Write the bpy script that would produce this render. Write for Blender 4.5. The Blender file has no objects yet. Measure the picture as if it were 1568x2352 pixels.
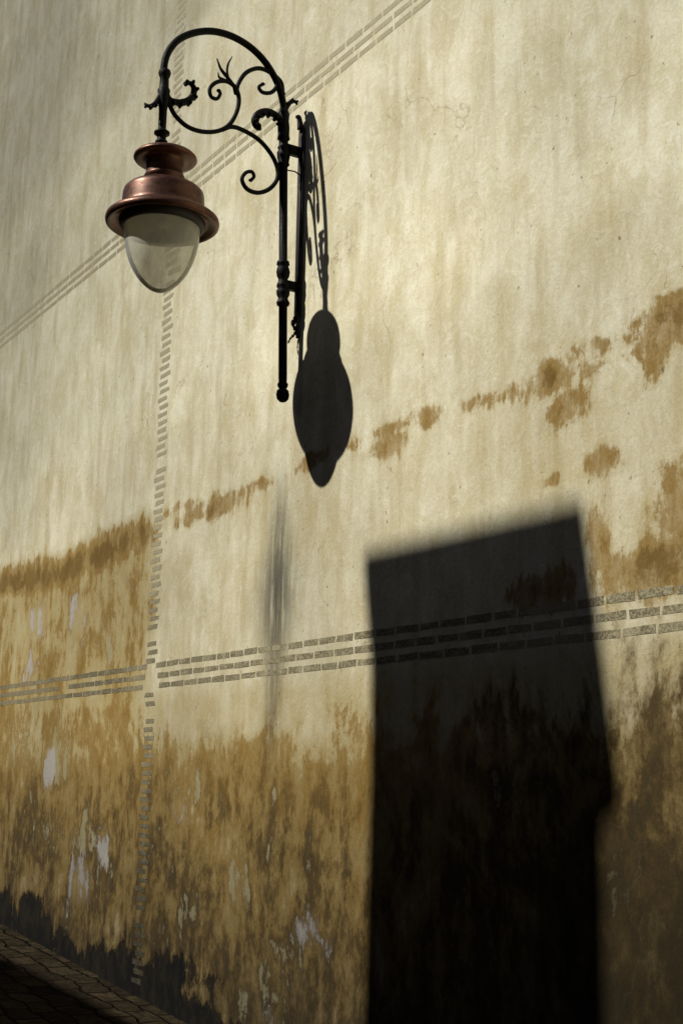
import bpy, math, random
import numpy as np
from mathutils import Vector, Matrix
random.seed(4); rng=np.random.RandomState(7)
scene=bpy.context.scene
scene.view_settings.view_transform='Standard'
scene.view_settings.look='None'
scene.view_settings.exposure=0
scene.view_settings.gamma=1

# ------------------------------------------------------------------ helpers
def link(o,parent=None):
    scene.collection.objects.link(o)
    if parent: o.parent=parent
    return o
def empty(name):
    o=bpy.data.objects.new(name,None); return link(o)
def mesh_obj(name,verts,faces,mat=None,parent=None,smooth=False):
    me=bpy.data.meshes.new(name); me.from_pydata([tuple(v) for v in verts],[],faces); me.update()
    if mat: me.materials.append(mat)
    if smooth:
        me.polygons.foreach_set('use_smooth',[True]*len(me.polygons))
    return link(bpy.data.objects.new(name,me),parent)
class G:
    def __init__(s): s.v=[]; s.f=[]
    def add(s,v,f):
        n=len(s.v); s.v+= [tuple(p) for p in v]; s.f+=[tuple(i+n for i in q) for q in f]
    def box(s,x0,x1,y0,y1,z0,z1):
        s.add([(x0,y0,z0),(x1,y0,z0),(x1,y1,z0),(x0,y1,z0),(x0,y0,z1),(x1,y0,z1),(x1,y1,z1),(x0,y1,z1)],
              [(0,3,2,1),(4,5,6,7),(0,1,5,4),(1,2,6,5),(2,3,7,6),(3,0,4,7)])
    def tube(s,pts,rad,n=14,cap=True):
        pts=[Vector(p) for p in pts]; m=len(pts); V=[];Fc=[]
        up=Vector((1,0,0))
        for i,p in enumerate(pts):
            t=(pts[min(i+1,m-1)]-pts[max(i-1,0)]).normalized()
            a=up-t*up.dot(t)
            if a.length<1e-3: a=Vector((0,1,0))-t*t.y
            a.normalize(); b=t.cross(a)
            r=rad[i] if hasattr(rad,'__len__') else rad
            for k in range(n):
                an=2*math.pi*k/n
                V.append(p+a*(math.cos(an)*r)+b*(math.sin(an)*r))
        for i in range(m-1):
            for k in range(n):
                k2=(k+1)%n
                Fc.append((i*n+k,i*n+k2,(i+1)*n+k2,(i+1)*n+k))
        if cap:
            Fc.append(tuple(range(n))[::-1]); Fc.append(tuple((m-1)*n+k for k in range(n)))
        s.add(V,Fc)
    def lathe(s,prof,cx,cy,n=64):
        V=[];Fc=[]
        for r,z in prof:
            for k in range(n):
                an=2*math.pi*k/n; V.append((cx+r*math.cos(an),cy+r*math.sin(an),z))
        for i in range(len(prof)-1):
            for k in range(n):
                k2=(k+1)%n; Fc.append((i*n+k,(i+1)*n+k,(i+1)*n+k2,i*n+k2))
        s.add(V,Fc)
    def obj(s,name,mat,parent=None,smooth=False):
        return mesh_obj(name,s.v,s.f,mat,parent,smooth)
def catmull(P,sub=8):
    P=[np.array(p,float) for p in P]; Q=[2*P[0]-P[1]]+P+[2*P[-1]-P[-2]]; out=[]
    for i in range(1,len(Q)-2):
        for k in range(sub):
            t=k/sub; a,b,c,d=Q[i-1],Q[i],Q[i+1],Q[i+2]
            out.append(.5*((2*b)+(-a+c)*t+(2*a-5*b+4*c-d)*t*t+(-a+3*b-3*c+d)*t**3))
    out.append(P[-1]); return out

class N:
    """small node-graph helper"""
    def __init__(s,name):
        s.m=bpy.data.materials.new(name); s.m.use_nodes=True; s.t=s.m.node_tree; s.t.nodes.clear()
        s.out=s.t.nodes.new('ShaderNodeOutputMaterial')
        s.co=s.t.nodes.new('ShaderNodeTexCoord').outputs['Object']
    def put(s,sock,v):
        if v is None: return
        if isinstance(v,bpy.types.NodeSocket): s.t.links.new(v,sock)
        elif isinstance(v,(tuple,list)) and len(v)==3 and sock.type=='RGBA': sock.default_value=(*v,1)
        else: sock.default_value=v
    def map(s,scale,loc=(0,0,0)):
        n=s.t.nodes.new('ShaderNodeMapping'); s.put(n.inputs[0],s.co); n.inputs['Scale'].default_value=scale; n.inputs['Location'].default_value=loc
        return n.outputs[0]
    def noise(s,scale,detail=6,rough=.6,vec=None,dist=0):
        n=s.t.nodes.new('ShaderNodeTexNoise'); s.put(n.inputs['Vector'],vec or s.co)
        n.inputs['Scale'].default_value=scale; n.inputs['Detail'].default_value=detail; n.inputs['Roughness'].default_value=rough; n.inputs['Distortion'].default_value=dist
        return n.outputs[0]
    def math(s,op,a,b=None,c=None,clamp=False):
        n=s.t.nodes.new('ShaderNodeMath'); n.operation=op; n.use_clamp=clamp
        s.put(n.inputs[0],a); s.put(n.inputs[1],b); s.put(n.inputs[2],c); return n.outputs[0]
    def ss(s,v,lo,hi,o0=0.,o1=1.,kind='SMOOTHSTEP'):
        n=s.t.nodes.new('ShaderNodeMapRange'); n.interpolation_type=kind
        s.put(n.inputs[0],v); s.put(n.inputs[1],lo); s.put(n.inputs[2],hi); s.put(n.inputs[3],o0); s.put(n.inputs[4],o1); return n.outputs[0]
    def mix(s,f,a,b,mode='MIX'):
        n=s.t.nodes.new('ShaderNodeMix'); n.data_type='RGBA'; n.blend_type=mode
        s.put(n.inputs[0],f); s.put(n.inputs[6],a); s.put(n.inputs[7],b); return n.outputs[2]
    def attr(s,name):
        n=s.t.nodes.new('ShaderNodeAttribute'); n.attribute_name=name; return n.outputs['Fac']
    def bump(s,h,strength=.3,dist=.01,normal=None):
        n=s.t.nodes.new('ShaderNodeBump'); n.inputs['Strength'].default_value=strength; n.inputs['Distance'].default_value=dist
        s.put(n.inputs['Height'],h)
        if normal: s.put(n.inputs['Normal'],normal)
        return n.outputs[0]
    def bsdf(s,color,rough=.8,metal=0.,normal=None,spec=None,**kw):
        n=s.t.nodes.new('ShaderNodeBsdfPrincipled'); s.put(n.inputs['Base Color'],color); s.put(n.inputs['Roughness'],rough); s.put(n.inputs['Metallic'],metal)
        if spec is not None: n.inputs['Specular IOR Level'].default_value=spec
        if normal: s.put(n.inputs['Normal'],normal)
        for k,v in kw.items(): s.put(n.inputs[k.replace('_',' ')],v)
        s.put(s.out.inputs[0],n.outputs[0]); return n

def gz(x):  # street level along the wall (street runs downhill to the right)
    x=np.clip(x,-40,30); return -1.151-(x+10.618)*.0654

# ------------------------------------------------------------------ wall material
w=N('weathered_plaster')
n_big=w.noise(.55,4,.55)
n_rag=w.noise(2.1,11,.72,w.map((1,1,.7)),.5)
n_rag2=w.noise(8,9,.74,w.map((1,1,.55),(4,0,2)))
n_str=w.noise(6,7,.62,w.map((1.3,1,.18)))
n_str2=w.noise(26,5,.6,w.map((1.2,1,.10),(3,1,8)))
n_mot=w.noise(4.5,9,.7,w.map((1,1,.6),(9,0,5)),.6)
n_fine=w.noise(70,5,.7)
n_brush=w.noise(9,7,.65,w.map((1,1,.9),(1,0,7)),2.5)
rag=w.math('ADD',w.math('MULTIPLY',w.math('SUBTRACT',n_rag,.5),2.2),w.math('MULTIPLY',w.math('SUBTRACT',n_rag2,.5),1.5))
rag=w.math('ADD',rag,w.math('MULTIPLY',w.math('SUBTRACT',n_str,.5),1.0))
def mask(attr,lo=.42,hi=.58,gain=1.):
    a=w.attr(attr); v=w.math('ADD',a,w.math('MULTIPLY',rag,gain))
    m=w.ss(v,lo,hi); return w.math('MULTIPLY',m,w.ss(a,0.02,.2))
pale=w.mix(w.ss(n_mot,.36,.64),(.73,.69,.53),(.60,.55,.37))
pale=w.mix(w.ss(n_brush,.50,.64,0,.45),pale,(.80,.775,.64))
pale=w.mix(w.ss(n_str,.46,.70,0,.50),pale,(.48,.42,.26))
tone=w.attr('tone')
vary=w.ss(n_mot,.34,.66,.55,1.)
vary2=w.ss(n_rag2,.36,.62,.45,1.)
wf=w.math('ADD',w.attr('wash'),w.math('MULTIPLY',rag,.6),clamp=True)
col=w.mix(wf,pale,(.42,.33,.15))
# soft halo, body and dark heart of the damp stains
col=w.mix(w.math('MULTIPLY',mask('stain',.15,.80),w.math('MULTIPLY',vary,.6)),col,(.37,.26,.09))
col=w.mix(w.math('MULTIPLY',mask('stain',.42,.64),w.math('MULTIPLY',vary2,.9)),col,(.26,.155,.036))
col=w.mix(w.math('MULTIPLY',mask('stain',.78,1.08),w.math('MULTIPLY',vary,.9)),col,(.150,.088,.022))
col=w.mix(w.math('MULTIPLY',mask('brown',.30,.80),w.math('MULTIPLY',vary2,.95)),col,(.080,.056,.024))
col=w.mix(w.math('MULTIPLY',mask('peel',.52,.66),.8),col,(.43,.38,.22))
col=w.mix(w.math('MULTIPLY',mask('white',.58,.82),.8),col,(.50,.475,.45))
soot=w.math('MULTIPLY',w.attr('soot'),w.ss(n_str2,.30,.54,.30,1))
col=w.mix(w.math('MULTIPLY',soot,.95),col,(.085,.078,.060))
specks=w.ss(w.noise(34,3,.5,w.map((1,1,.7),(2,2,2))),.68,.72,0,.7)
col=w.mix(specks,col,(.16,.12,.06))
# hairline cracks
vc=w.t.nodes.new('ShaderNodeTexVoronoi'); vc.feature='DISTANCE_TO_EDGE'; vc.inputs['Scale'].default_value=.9
vd=w.t.nodes.new('ShaderNodeVectorMath'); vd.operation='MULTIPLY_ADD'
ncx=w.t.nodes.new('ShaderNodeTexNoise'); w.put(ncx.inputs['Vector'],w.co); ncx.inputs['Scale'].default_value=3; ncx.inputs['Detail'].default_value=6
w.put(vd.inputs[0],ncx.outputs[1]); vd.inputs[1].default_value=(.5,.5,.5); w.put(vd.inputs[2],w.map((1,1,.6)))
w.put(vc.inputs['Vector'],vd.outputs[0])
crk=w.math('MULTIPLY',w.ss(vc.outputs['Distance'],.0,.006,1.,0.),w.ss(n_rag,.50,.60,0,.45))
col=w.mix(crk,col,(.20,.16,.09))
mossm=mask('moss',.50,.72,.9)
col=w.mix(mossm,col,w.mix(w.ss(n_rag2,.45,.6),(.006,.005,.004),(.030,.023,.012)))
tn=w.t.nodes.new('ShaderNodeVectorMath'); tn.operation='SCALE'
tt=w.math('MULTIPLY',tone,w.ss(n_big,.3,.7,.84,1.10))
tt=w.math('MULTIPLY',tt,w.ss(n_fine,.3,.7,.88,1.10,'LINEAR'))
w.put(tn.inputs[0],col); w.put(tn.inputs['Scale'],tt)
h=w.math('ADD',w.math('MULTIPLY',n_brush,.4),w.math('MULTIPLY',n_fine,.18))
h=w.math('ADD',h,w.math('MULTIPLY',n_rag2,.6))
h=w.math('ADD',h,w.math('MULTIPLY',mossm,-1.2))
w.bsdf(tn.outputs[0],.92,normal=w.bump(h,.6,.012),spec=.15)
M_wall=w.m

# ------------------------------------------------------------------ wall mesh with weathering and painted shade fields
xs=np.concatenate([[-60,-40,-25,-18,-14],np.arange(-12.5,-2.5,.025),[-2,-1,0,2,5,10,20]])
zs=np.concatenate([[-4,-3],np.arange(-2.2,6.6,.025),[6.7,7.2,8.0]])
Xg,Zg=np.meshgrid(xs,zs); nx,nz=len(xs),len(zs)
def sm(a,b,v):
    t=np.clip((v-a)/(b-a),0,1); return t*t*(3-2*t)
def blob(x0,z0,rx,rz,amp=1.): return amp*np.exp(-(((Xg-x0)/rx)**2+((Zg-z0)/rz)**2)**1.3)
def mx(*a):
    r=a[0]
    for b in a[1:]: r=np.maximum(r,b)
    return r
left=1-sm(-8.25,-7.65,Xg)
zl=1.66+.03*np.sin(Xg*2.1)+.015*np.sin(Xg*7.3)
wash=.03+.15*(1-sm(2.0,2.4,Zg))
wash=mx(wash,left*1.0*(1-sm(zl-.10,zl+.12,Zg)))
wash=mx(wash,.28*(1-sm(zl-.1,zl+.05,Zg)))
wash=mx(wash,.66*(1-sm(.40,.66,Zg)),1.0*(1-sm(.1,.45,Zg)))
line=np.exp(-((Zg-(zl-.14))/.15)**2)
thin=np.exp(-((Zg-(zl-.03))/.055)**2)
stain=mx(left*line*1.12, left*.48*(1-sm(1.4,1.7,Zg)), left*.64*(1-sm(.4,.6,Zg)),
   .90*(1-sm(-.1,.55,Zg)), (1-left)*thin*.60,
   blob(-7.25,1.56,.60,.09,.76),blob(-6.35,1.61,.28,.05,.6),blob(-5.32,1.57,.28,.08,.72),blob(-4.95,1.63,.16,.06,.6),
   blob(-4.6,1.63,.30,.05,.66),blob(-4.1,1.62,.24,.09,.70),blob(-3.98,1.48,.13,.10,.70),blob(-3.75,1.68,.28,.07,.66),blob(-3.5,1.58,.11,.18,.66),
   blob(-3.78,1.21,.12,.08,.74),blob(-4.08,1.19,.05,.03,.6),blob(-3.36,1.70,.22,.09,.7),
   blob(-3.52,.76,.5,.12,.82),blob(-3.82,.90,.10,.20,.75),blob(-3.30,1.0,.22,.2,.66),blob(-4.15,.75,.28,.12,.78))
brown=mx(1.0*(1-sm(-1.6,.0,Zg)),.52*(1-sm(-.5,.35,Zg)),blob(-3.6,.0,1.2,.5,.6),1.1*(1-sm(-.5,.35,Zg))*sm(-4.8,-3.8,Xg))  # dark brown base; lower right also holds painted partial shade
peel=mx(blob(-6.7,-.55,.22,.35,.66),blob(-7.35,-.1,.35,.25,.55),blob(-9.5,.1,.5,.3,.58),blob(-10.3,.2,.5,.4,.55),blob(-8.6,.9,.3,.3,.45),
        blob(-7.0,.25,.5,.2,.52),blob(-9.3,-.4,.8,.3,.5),blob(-6.3,-1.0,.7,.3,.48),blob(-3.7,.95,.12,.08,.5),.26*(1-sm(.0,.3,Zg))*(1-.6*sm(-5.2,-4.2,Xg)))
white=mx(blob(-9.72,.02,.16,.22,.95),blob(-10.2,1.15,.4,.25,.7),blob(-9.3,1.1,.3,.25,.7),blob(-8.5,1.3,.2,.2,.6),blob(-7.4,-.22,.3,.14,.74),
         blob(-9.0,-.75,.32,.28,.75),blob(-8.6,-.45,.2,.2,.64),blob(-6.3,-1.2,.3,.15,.6),blob(-5.9,-.75,.3,.2,.6),blob(-10.3,.8,.3,.3,.6))
gh=Zg-gz(Xg)
base=.04+.08*np.sin(Xg*2.3+1)+.05*np.sin(Xg*5.1)
moss=np.clip(1.25-gh/(.24+base),0,1)
moss=mx(moss,blob(-9.95,-.96,.35,.16,.9),blob(-7.3,-1.12,.6,.14,.8))*sm(-11.4,-10.4,Xg)*(1-.5*sm(-6.9,-6.1,Xg))
tone=np.ones_like(Xg)*.95
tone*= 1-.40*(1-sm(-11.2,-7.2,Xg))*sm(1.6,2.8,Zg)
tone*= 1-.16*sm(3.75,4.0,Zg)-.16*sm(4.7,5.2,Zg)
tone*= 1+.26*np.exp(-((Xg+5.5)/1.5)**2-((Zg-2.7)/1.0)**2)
tone*= 1-.09*(1-sm(2.0,2.4,Zg))
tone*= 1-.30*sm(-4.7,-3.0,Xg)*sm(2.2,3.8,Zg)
tone*= 1-.66*(1-sm(-1.4,.6,Zg))  # dimming towards the bottom, painted into the wall colour
tone*= 1-.55*(1-sm(-.6,.8,Zg))*sm(-4.8,-3.7,Xg)  # soft partial shade at lower right, painted into the wall colour
cxs=-6.33+ (Zg-1.2)*.03
wd=.075+.13*np.exp(-((Zg-.95)/.35)**2)
soot=np.exp(-((Xg-cxs)/wd)**2)*sm(-.1,.35,Zg)*(1-sm(1.35,1.75,Zg))*(.6+.4*np.exp(-((Zg-1.0)/.4)**2))
V=np.stack([Xg,Xg*0,Zg],-1).reshape(-1,3)
idx=np.arange(nx*nz).reshape(nz,nx)
Fq=np.stack([idx[:-1,:-1],idx[:-1,1:],idx[1:,1:],idx[1:,:-1]],-1).reshape(-1,4)
me=bpy.data.meshes.new('wall_face'); me.from_pydata(V.tolist(),[],Fq.tolist()); me.update(); me.materials.append(M_wall)
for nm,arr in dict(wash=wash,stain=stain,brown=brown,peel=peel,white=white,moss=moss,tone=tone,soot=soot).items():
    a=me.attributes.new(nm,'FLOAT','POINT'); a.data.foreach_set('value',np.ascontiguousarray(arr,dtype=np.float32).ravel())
wall=empty('plaster_wall')
link(bpy.data.objects.new('wall_face',me),wall)
stone=N('coping_stone'); stone.bsdf(stone.mix(stone.noise(8,6),(.30,.26,.18),(.42,.37,.27)),.9,normal=stone.bump(stone.noise(30,5),.4,.01))
g=G(); g.box(-60,20,.01,.45,-4,7.99); g.obj('wall_body',stone.m,wall)
g=G(); g.box(-60,20,-.08,.5,8.0,8.12); g.box(-60,20,-.04,.5,8.125,8.2); g.obj('wall_coping',stone.m,wall)

# brick-pattern bands (little stones set in the plaster)
b=N('band_stone')
bn=b.noise(80,4,.8); bl=b.noise(10,5,.7); bz=b.noise(.9,5,.6)
sx=b.t.nodes.new('ShaderNodeSeparateXYZ'); b.put(sx.inputs[0],b.co)
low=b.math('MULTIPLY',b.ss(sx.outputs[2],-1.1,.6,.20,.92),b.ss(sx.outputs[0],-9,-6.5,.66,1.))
bc=b.mix(b.ss(bn,.42,.62),(.14,.12,.075),(.35,.31,.20))
bc=b.mix(b.ss(bl,.46,.66,0,.6),bc,(.43,.385,.25))
bc=b.mix(b.ss(sx.outputs[2],.7,1.7,0,.50),bc,(.62,.57,.40))
bc=b.mix(b.ss(sx.outputs[2],3.7,3.75,0,.15),bc,(.42,.38,.25))
bc=b.mix(b.ss(bz,.48,.60,0,.4),bc,(.46,.40,.25))
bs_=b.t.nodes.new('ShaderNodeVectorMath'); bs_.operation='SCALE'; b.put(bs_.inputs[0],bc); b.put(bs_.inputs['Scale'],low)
b.bsdf(bs_.outputs[0],.95,normal=b.bump(bn,.5,.006),spec=.1)
g=G()
def brick(x0,x1,z0,z1,s=.004):
    j=lambda s:random.uniform(-s,s)
    y0,y1=-.0012,.006
    a=[(x0+j(s),z0+j(.003)),(x1+j(s),z0+j(.003)),(x1+j(s),z1+j(.003)),(x0+j(s),z1+j(.003))]
    g.add([(p[0],y0,p[1]) for p in a]+[(p[0],y1,p[1]) for p in a],[(0,1,2,3),(4,7,6,5),(0,4,5,1),(1,5,6,2),(2,6,7,3),(3,7,4,0)])
for zc in (.61,3.85):
    for r,dz in enumerate((.066,0.0,-.064)):
        for xa,xb in ((-7.885,2.),(-8.02,-16.)):
            x=xa+(r*.03 if xb>xa else -r*.03)
            while (x<xb) if xb>xa else (x>xb):
                L=random.uniform(.155,.195)
                if random.random()>.02:
                    if xb>xa: brick(x,x+L-.016,zc+dz-.016,zc+dz+.016)
                    else: brick(x-L+.016,x,zc+dz-.016,zc+dz+.016)
                x+=L if xb>xa else -L
zz=-1.25; k=0
while zz<7.9:
    if not any(abs(zz-zc)<.08 for zc in (.61,3.85)) and random.random()>.03:
        o=.012 if k%2 else -.012
        brick(-7.955-.070+o,-7.955+.070+o,zz,zz+.028,.012)
    zz+=.054; k+=1
g.obj('brick_bands',b.m,wall)

# ------------------------------------------------------------------ ground
gm=N('cobbles')
dv=gm.t.nodes.new('ShaderNodeVectorMath'); dv.operation='MULTIPLY_ADD'
nc=gm.t.nodes.new('ShaderNodeTexNoise'); gm.put(nc.inputs['Vector'],gm.co); nc.inputs['Scale'].default_value=4
gm.put(dv.inputs[0],nc.outputs[1]); dv.inputs[1].default_value=(.14,.14,0); gm.put(dv.inputs[2],gm.co)
vo=gm.t.nodes.new('ShaderNodeTexBrick'); gm.put(vo.inputs['Vector'],dv.outputs[0])
vo.inputs['Scale'].default_value=1; vo.inputs['Brick Width'].default_value=.26; vo.inputs['Row Height'].default_value=.16; vo.inputs['Mortar Size'].default_value=.014; vo.inputs['Mortar Smooth'].default_value=.8
vo.inputs['Color1'].default_value=(.048,.036,.019,1); vo.inputs['Color2'].default_value=(.018,.014,.008,1); vo.inputs['Mortar'].default_value=(.006,.005,.003,1)
gc=gm.mix(gm.ss(gm.noise(9,7,.7),.4,.6,0,.75),vo.outputs[0],(.014,.010,.006))
hh=gm.math('ADD',gm.math('MULTIPLY',vo.outputs['Fac'],-1.),gm.math('MULTIPLY',gm.noise(14,5,.6),1.0))
gm.bsdf(gc,.95,normal=gm.bump(hh,.8,.04),spec=.04)
gx=[-400,-40,-30,-20,-12,-6,0,6,12,20,30,400]; gy=[-300,-40,-20,-7.6,-3,-1,.3,20,300]
v=[(x,y,float(gz(x))) for y in gy for x in gx]; n=len(gx)
fs=[(j*n+i,j*n+i+1,(j+1)*n+i+1,(j+1)*n+i) for j in range(len(gy)-1) for i in range(n-1)]
mesh_obj('cobbled_street_ground',v,fs,gm.m)

# ------------------------------------------------------------------ houses across the street (behind the viewer)
SV=(.26,.811,-.90)
Y0=-7.5; ky=-SV[2]/SV[1]; kx=SV[0]/SV[1]; zsh=-Y0*ky; xsh=Y0*kx
hm=N('house_render'); hm.bsdf(hm.mix(hm.noise(3,6),(.09,.065,.035),(.13,.095,.05)),.9,spec=.1)
dk=N('dark_joinery'); dk.bsdf((.03,.022,.015),.5)
house=empty('plaster_house')
zr=-1.25+6.85*ky+.28
g=G(); g.box(-15.9,-4.1,Y0-6,Y0,-4,zr-.25); g.box(-15.85,-4.15,Y0-5.9,Y0+.02,zr-.248,zr); g.obj('walls',hm.m,house)
# unseen thin slab for a chimney, outline shaped to throw the big shadow
sh=[(-5.42,-2.2),(-5.40,-.7),(-5.38,.0),(-5.385,.60),(-5.46,1.05),(-3.89,1.05),(-3.82,.64),(-3.72,.0),(-3.815,-.08),(-3.825,-2.2)]
fr=[(x+xsh,z+zsh) for x,z in sh]; m=len(fr)
v=[(x,Y0+.03,z) for x,z in fr]+[(x-.035,Y0-.09,z) for x,z in fr]
fs=[tuple(range(m))[::-1],tuple(range(m,2*m))]+[(i,(i+1)%m,(i+1)%m+m,i+m) for i in range(m)]
mesh_obj('chimney_shadow_slab',v,fs,hm.m,house)
def windows(x0,x1,zz,par):
    g=G(); g2=G(); x=x0
    while x+1.0<x1:
        for z0 in zz:
            g.box(x,x+1.0,Y0+.002,Y0+.03,z0,z0+1.6); g2.box(x-.1,x+1.1,Y0+.002,Y0+.14,z0-.12,z0-.01)
        x+=2.4
    g.obj('shuttered_windows',dk.m,par); g2.obj('window_sills',hm.m,par)
windows(-15,-4.5,(.2,3.2),house)
for (x0,x1,hh_) in ((-40,-15.95,15),(-4.05,30,15)):  # unseen tall blocks on both sides, added to cut sky light
    hs=empty('sky_blocker_house')
    g=G(); g.box(x0,x1,Y0-9,Y0,-5,hh_); g.box(x0,x1,Y0-9.2,Y0+.2,hh_+.002,hh_+.3); g.obj('walls',hm.m,hs)
    windows(x0+1,x1,(.2,3.2,6.2,9.2,12.2),hs)

# ------------------------------------------------------------------ street lamp
XP=-6.175
lamp=empty('wall_street_lamp')
ir=N('black_iron'); inn=ir.noise(60,5,.7)
ir.bsdf(ir.mix(ir.ss(inn,.5,.75),(.003,.003,.003),(.008,.006,.005)),ir.ss(inn,.3,.7,.45,.7),normal=ir.bump(inn,.3,.002),spec=.12)
IR=ir.m
U_=[335,345,375,400,425,460,500,545,590,600,625,640,652,665,680,700]
Y_=[-.975,-.947,-.865,-.80,-.731,-.64,-.54,-.43,-.315,-.285,-.208,-.155,-.125,-.09,-.05,.0]
def B(u,v): return (XP,float(np.interp(u,U_,Y_)),3.533+(u-388)*.00079-(v-232)*.00256)
def yp(z): return -.088-(z-2.021)*.0267
g=G()
arc=[(-.866,3.66),(-.866,3.74),(-.845,3.82),(-.79,3.905),(-.70,3.975),(-.59,4.020),(-.47,4.028),(-.35,3.997),(-.25,3.93),(-.175,3.83),(-.137,3.72),(-.126,3.60),(-.127,3.48)]
pts=[(XP,*p) for p in catmull(arc,8)]
g.tube(pts,.0195,18)
def scroll(P,r0,r1,n=12,plane=XP,start=None):
    c=catmull([B(*p)[1:] for p in P],8); k=len(c)
    rr=[ (start+(r0-start)*min(1,i/(k*.15)) if start else r0) if i<k*.6 else r0+(r1-r0)*((i-k*.6)/(k*.4)) for i in range(k)]
    g.tube([(plane,*p) for p in c],rr,n)
    e=c[-1]; g.lathe([(0,e[1]-r1*1.3),(r1*1.2,e[1]-r1*.6),(r1*1.5,e[1]),(r1*1.2,e[1]+r1*.6),(0,e[1]+r1*1.3)],plane,e[0],12)
scroll([(384,222),(392,245),(405,267),(430,290),(462,302),(498,303),(527,291),(545,264),(551,232),(542,204),(520,188),(495,189),(479,203),(482,222),(496,228),(504,217),(500,209)],.0125,.009)
scroll([(543,218),(549,192),(567,167),(596,157),(622,168),(633,192),(624,212),(606,214),(597,202),(605,194)],.0125,.009)
scroll([(512,300),(535,294),(562,302),(600,325),(626,358),(638,390),(638,417),(624,440),(601,448),(577,438),(565,416),(574,401),(588,400),(593,411),(586,419)],.0125,.009)
scroll([(596,157),(618,163),(640,185),(648,215)],.010,.008)
scroll([(543,214),(535,196),(520,178),(503,158),(493,135)],.010,.003,start=.014)
scroll([(524,184),(519,165),(521,147),(530,130)],.007,.002)
scroll([(540,205),(528,190),(512,184),(500,178),(497,168)],.008,.003)
# acanthus leaves: curled leaves with toothed outer edge
def leaf(P,r,side,lobes=7):
    c=catmull([B(*p)[1:] for p in P],8); k=len(c); rr=[]
    for i in range(k):
        t=i/(k-1); rr.append(r*(.45+.55*math.sin(math.pi*min(1,t*1.02)**.8)))
    g.tube([(XP,*p) for p in c],rr,10)
    for j in range(lobes):
        t=(j+.6)/lobes; i=min(k-2,int(t*(k-2))); a=np.array(c[i]); tg=np.array(c[i+1])-a; tg/=np.linalg.norm(tg)+1e-9; nr=np.array([tg[1],-tg[0]])*side
        q=a+nr*rr[i]*.9; q2=q+nr*r*.38+tg*r*.12
        for sg in (-1,0,1):
            g.tube([(XP+sg*r*.2,*a),(XP+sg*r*.8,*q),(XP+sg*r*.9,*q2)],[r*.6,r*.55,r*.36],8)
leaf([(382,214),(392,230),(410,236),(428,232),(440,219),(441,202),(431,191),(421,196)],.0195,1,8)
leaf([(370,205),(366,225),(358,239),(347,244),(337,238)],.014,-1,5)
leaf([(650,312),(645,285),(633,267),(615,259),(597,265),(589,281),(594,296),(604,301)],.0205,-1,9)
leaf([(652,275),(656,250),(664,236),(675,233),(682,241)],.013,-1,4)
YS=-.862
g.lathe([(0,3.70),(.030,3.70),(.034,3.685),(.030,3.668),(.024,3.655),(.026,3.60),(.034,3.585),(.030,3.54),(.026,3.50),(.022,3.47),(.021,3.36),(.030,3.352),(.042,3.343),(.042,3.333),(.026,3.326),(.022,3.30),(.032,3.292),(.034,3.280),(.020,3.272),(.02,3.22),(0,3.22)][::-1],XP,YS,24)
prof=[(0,1.985),(.018,1.99),(.032,2.005),(.036,2.028),(.032,2.050),(.018,2.064),(.026,2.070),(.030,2.085),(.022,2.100),(.0235,2.12),(.0235,2.53),(.034,2.535),(.037,2.55),(.030,2.56),(.026,2.575),(.036,2.595),(.037,2.615),(.028,2.63),(.036,2.64),(.034,2.655),(.026,2.67),
 (.026,2.685),(.034,2.70),(.038,2.725),(.034,2.745),(.028,2.76),(.036,2.768),(.034,2.785),(.0235,2.79),(.0235,3.345),(.034,3.355),(.030,3.37),(.036,3.40),(.037,3.425),(.028,3.445),(.034,3.455),(.026,3.47),(.026,3.50),(.036,3.51),(.032,3.53),(.034,3.58),(.030,3.62),(.034,3.66),(.022,3.69),(0,3.69)]
n0=len(g.v); g.lathe(prof,XP,0,28)
for i in range(n0,len(g.v)):
    q=g.v[i]; g.v[i]=(q[0],q[1]+yp(q[2]),q[2])
def bar(y0,y1,z,h,wd=.022):
    g.box(XP-wd,XP+wd,y0,y1,z-h,z+h)
bar(-.115,-.012,3.455,.024); bar(-.105,-.012,2.655,.022)
g.tube([(XP,-.10,3.33),(XP,-.05,3.335),(XP,-.01,3.32)],.004,8)
bo=g.obj('bracket',IR,lamp,True)
pm=N('rusty_iron'); pn=pm.noise(30,6,.7)
pm.bsdf(pm.mix(pm.ss(pn,.48,.66),(.010,.008,.007),(.05,.027,.015)),.8,normal=pm.bump(pn,.7,.006))
g=G()
g.box(XP-.028,XP+.028,-.016,-.0055,2.48,3.60)
c=catmull([(XP,-.02,3.60),(XP,-.026,3.64),(XP,-.034,3.67),(XP,-.05,3.665)],5); g.tube(c,[.02-.0007*i for i in range(len(c))],8)
c=catmull([(XP-.01,-.012,2.49),(XP-.01,-.03,2.44),(XP+.0,-.015,2.40),(XP-.02,-.04,2.36),(XP-.015,-.055,2.33)],5); g.tube(c,[.014-.0004*i+random.uniform(-.004,.004) for i in range(len(c))],7)
c=catmull([(XP+.012,-.012,2.50),(XP+.02,-.02,2.44),(XP+.01,-.01,2.36)],5); g.tube(c,[.010+random.uniform(-.003,.003) for i in range(len(c))],7)
g.obj('wall_plate',pm.m,lamp,True)

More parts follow.
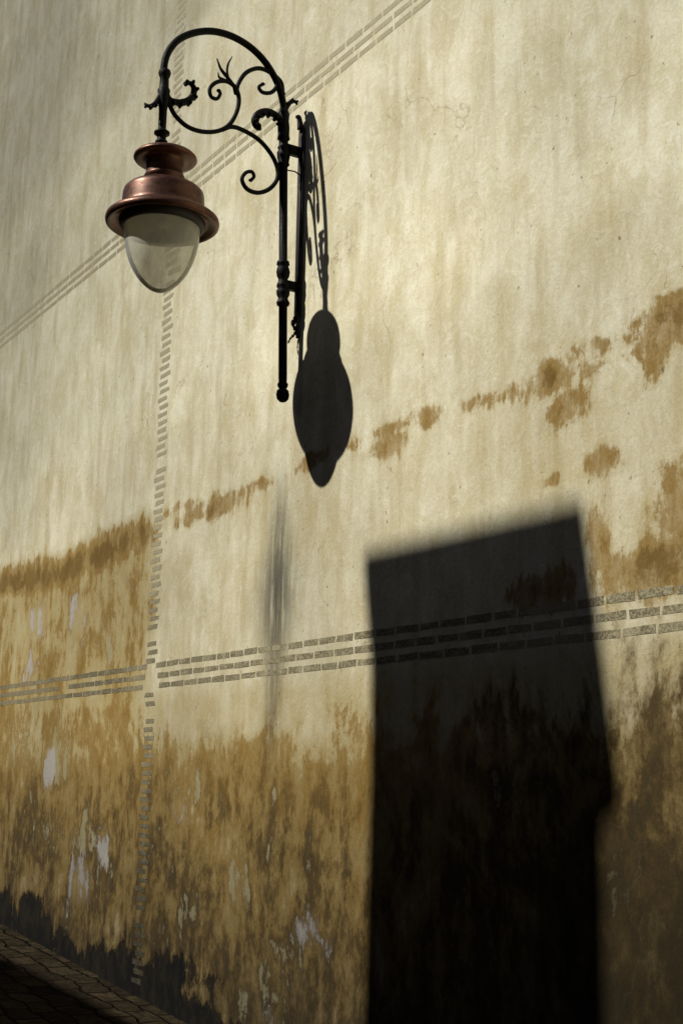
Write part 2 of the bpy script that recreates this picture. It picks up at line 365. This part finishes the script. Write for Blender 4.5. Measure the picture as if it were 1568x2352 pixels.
# lantern
cp=N('copper'); cn=cp.noise(9,6,.6,cp.map((1,1,3))); cn2=cp.noise(60,4,.6)
cp.bsdf(cp.mix(cp.ss(cn,.38,.66),(.068,.027,.016),(.125,.052,.030)),cp.ss(cn2,.3,.7,.34,.50),.6,normal=cp.bump(cn2,.12,.002))
k=.002265
def zv(v): return 2.849+(508-v)*.00241
def P(l): return [(r*k,zv(v)) for r,v in l]
YL=-.835
g=G()
g.lathe(P([(0,336),(12,337),(38,343),(46,347),(56,351),(68,355),(73,360),(74,364),(71,368),(60,369),(50,368),(45,372),(43.5,380),(43.5,402),(46,404),(48,408),(46,413),(44,416),(45,428),(70,433),(86,437),(92,443),(94,450),(96,480),(97,486),(100,490),(112,495),(124,500),(130,505),(131.5,511),(130,517),(125,520),(119,518),(110,513),(102,511),(97,513),(94,519)]),XP,YL,96)
g.obj('copper_housing',cp.m,lamp,True)
gk=N('dark_gasket'); gk.bsdf((.02,.016,.012),.6)
g=G(); g.lathe(P([(100,512),(99,519),(96,524),(92,527),(88,527),(86,524),(86,518),(90,512)]),XP,YL,80); g.obj('globe_ring',gk.m,lamp,True)
rf=N('reflector'); rn=rf.noise(6,4)
rf.bsdf(rf.mix(rn,(.14,.135,.09),(.28,.26,.18)),.45,.2)
g=G(); g.lathe(P([(86,525),(80,512),(66,500),(45,493),(20,490),(0,489)]),XP,YL,64); g.obj('reflector',rf.m,lamp,True)
bu=N('bulb_glass'); bu.bsdf((.3,.28,.21),.3)
g=G(); g.lathe(P([(0,490),(9,490),(9,497),(14,503),(16,511),(14,519),(8,525),(0,527)]),XP,YL,24); g.obj('bulb',bu.m,lamp,True)
gl=N('cloudy_glass')
t=gl.t; fr_=t.nodes.new('ShaderNodeFresnel'); fr_.inputs[0].default_value=1.12
tr=t.nodes.new('ShaderNodeBsdfRefraction'); tr.inputs[0].default_value=(.98,.97,.94,1); tr.inputs['Roughness'].default_value=.0; tr.inputs['IOR'].default_value=1.01
df=t.nodes.new('ShaderNodeBsdfDiffuse'); df.inputs[0].default_value=(.92,.90,.80,1)
tl=t.nodes.new('ShaderNodeBsdfTranslucent'); tl.inputs[0].default_value=(.90,.87,.76,1)
gs=t.nodes.new('ShaderNodeBsdfGlossy'); gs.inputs['Roughness'].default_value=.06
m1=t.nodes.new('ShaderNodeMixShader'); m1.inputs[0].default_value=.35; t.links.new(df.outputs[0],m1.inputs[1]); t.links.new(tl.outputs[0],m1.inputs[2])
m2=t.nodes.new('ShaderNodeMixShader'); dirt=gl.ss(gl.noise(7,6,.65,gl.map((1,1,.6))),.35,.70,.42,.68); t.links.new(dirt,m2.inputs[0]); t.links.new(tr.outputs[0],m2.inputs[1]); t.links.new(m1.outputs[0],m2.inputs[2])
m3=t.nodes.new('ShaderNodeMixShader'); t.links.new(fr_.outputs[0],m3.inputs[0]); t.links.new(m2.outputs[0],m3.inputs[1]); t.links.new(gs.outputs[0],m3.inputs[2]); t.links.new(m3.outputs[0],gl.out.inputs[0])
g=G(); pr=[]
for i in range(41):
    tt_=i/40; s_=math.sin(tt_*math.pi/2)
    pr.append((87*(max(0,1-s_*s_))**.58, 530+142*s_))
g.lathe(P([(87,524)]+pr),XP,YL,80); g.obj('glass_globe',gl.m,lamp,True)

# ------------------------------------------------------------------ light
sv=Vector(SV).normalized()
sd=bpy.data.lights.new('sun','SUN'); sd.energy=5; sd.angle=math.radians(.5); sd.color=(1,.965,.87)
so=link(bpy.data.objects.new('sun',sd)); so.rotation_euler=sv.to_track_quat('-Z','Y').to_euler(); so.location=(-3,-10,12)
wd_=bpy.data.worlds.new('World'); scene.world=wd_; wd_.use_nodes=True; nt=wd_.node_tree
sk=nt.nodes.new('ShaderNodeTexSky'); sk.sky_type='NISHITA'; sk.sun_disc=False
sk.sun_elevation=math.asin(-sv.z); sk.sun_rotation=math.atan2(-sv.x,-sv.y)%(2*math.pi)
sk.air_density=.6; sk.dust_density=.8; sk.altitude=800
bg=nt.nodes['Background']; bg.inputs[1].default_value=.09; nt.links.new(sk.outputs[0],bg.inputs[0])

# ------------------------------------------------------------------ camera
f=3100.0; th=math.radians(31.60); p=math.radians(11.14); ro=math.radians(1.07)
d=Vector((-math.cos(th),math.sin(th),0)); R=Vector((math.sin(th),math.cos(th),0)); Z=Vector((0,0,1))
Fw=d*math.cos(p)+Z*math.sin(p); Uw=-d*math.sin(p)+Z*math.cos(p)
cx=R*math.cos(ro)+Uw*math.sin(ro); cy=Uw*math.cos(ro)-R*math.sin(ro)
cd=bpy.data.cameras.new('camera'); co=link(bpy.data.objects.new('camera',cd))
mt=Matrix((cx,cy,-Fw)).transposed().to_4x4(); mt.translation=Vector((0,-3.5,0)); co.matrix_world=mt
cd.sensor_fit='VERTICAL'; cd.sensor_height=36; cd.lens=f/2352*36; cd.clip_end=2000; cd.clip_start=.05
scene.camera=co
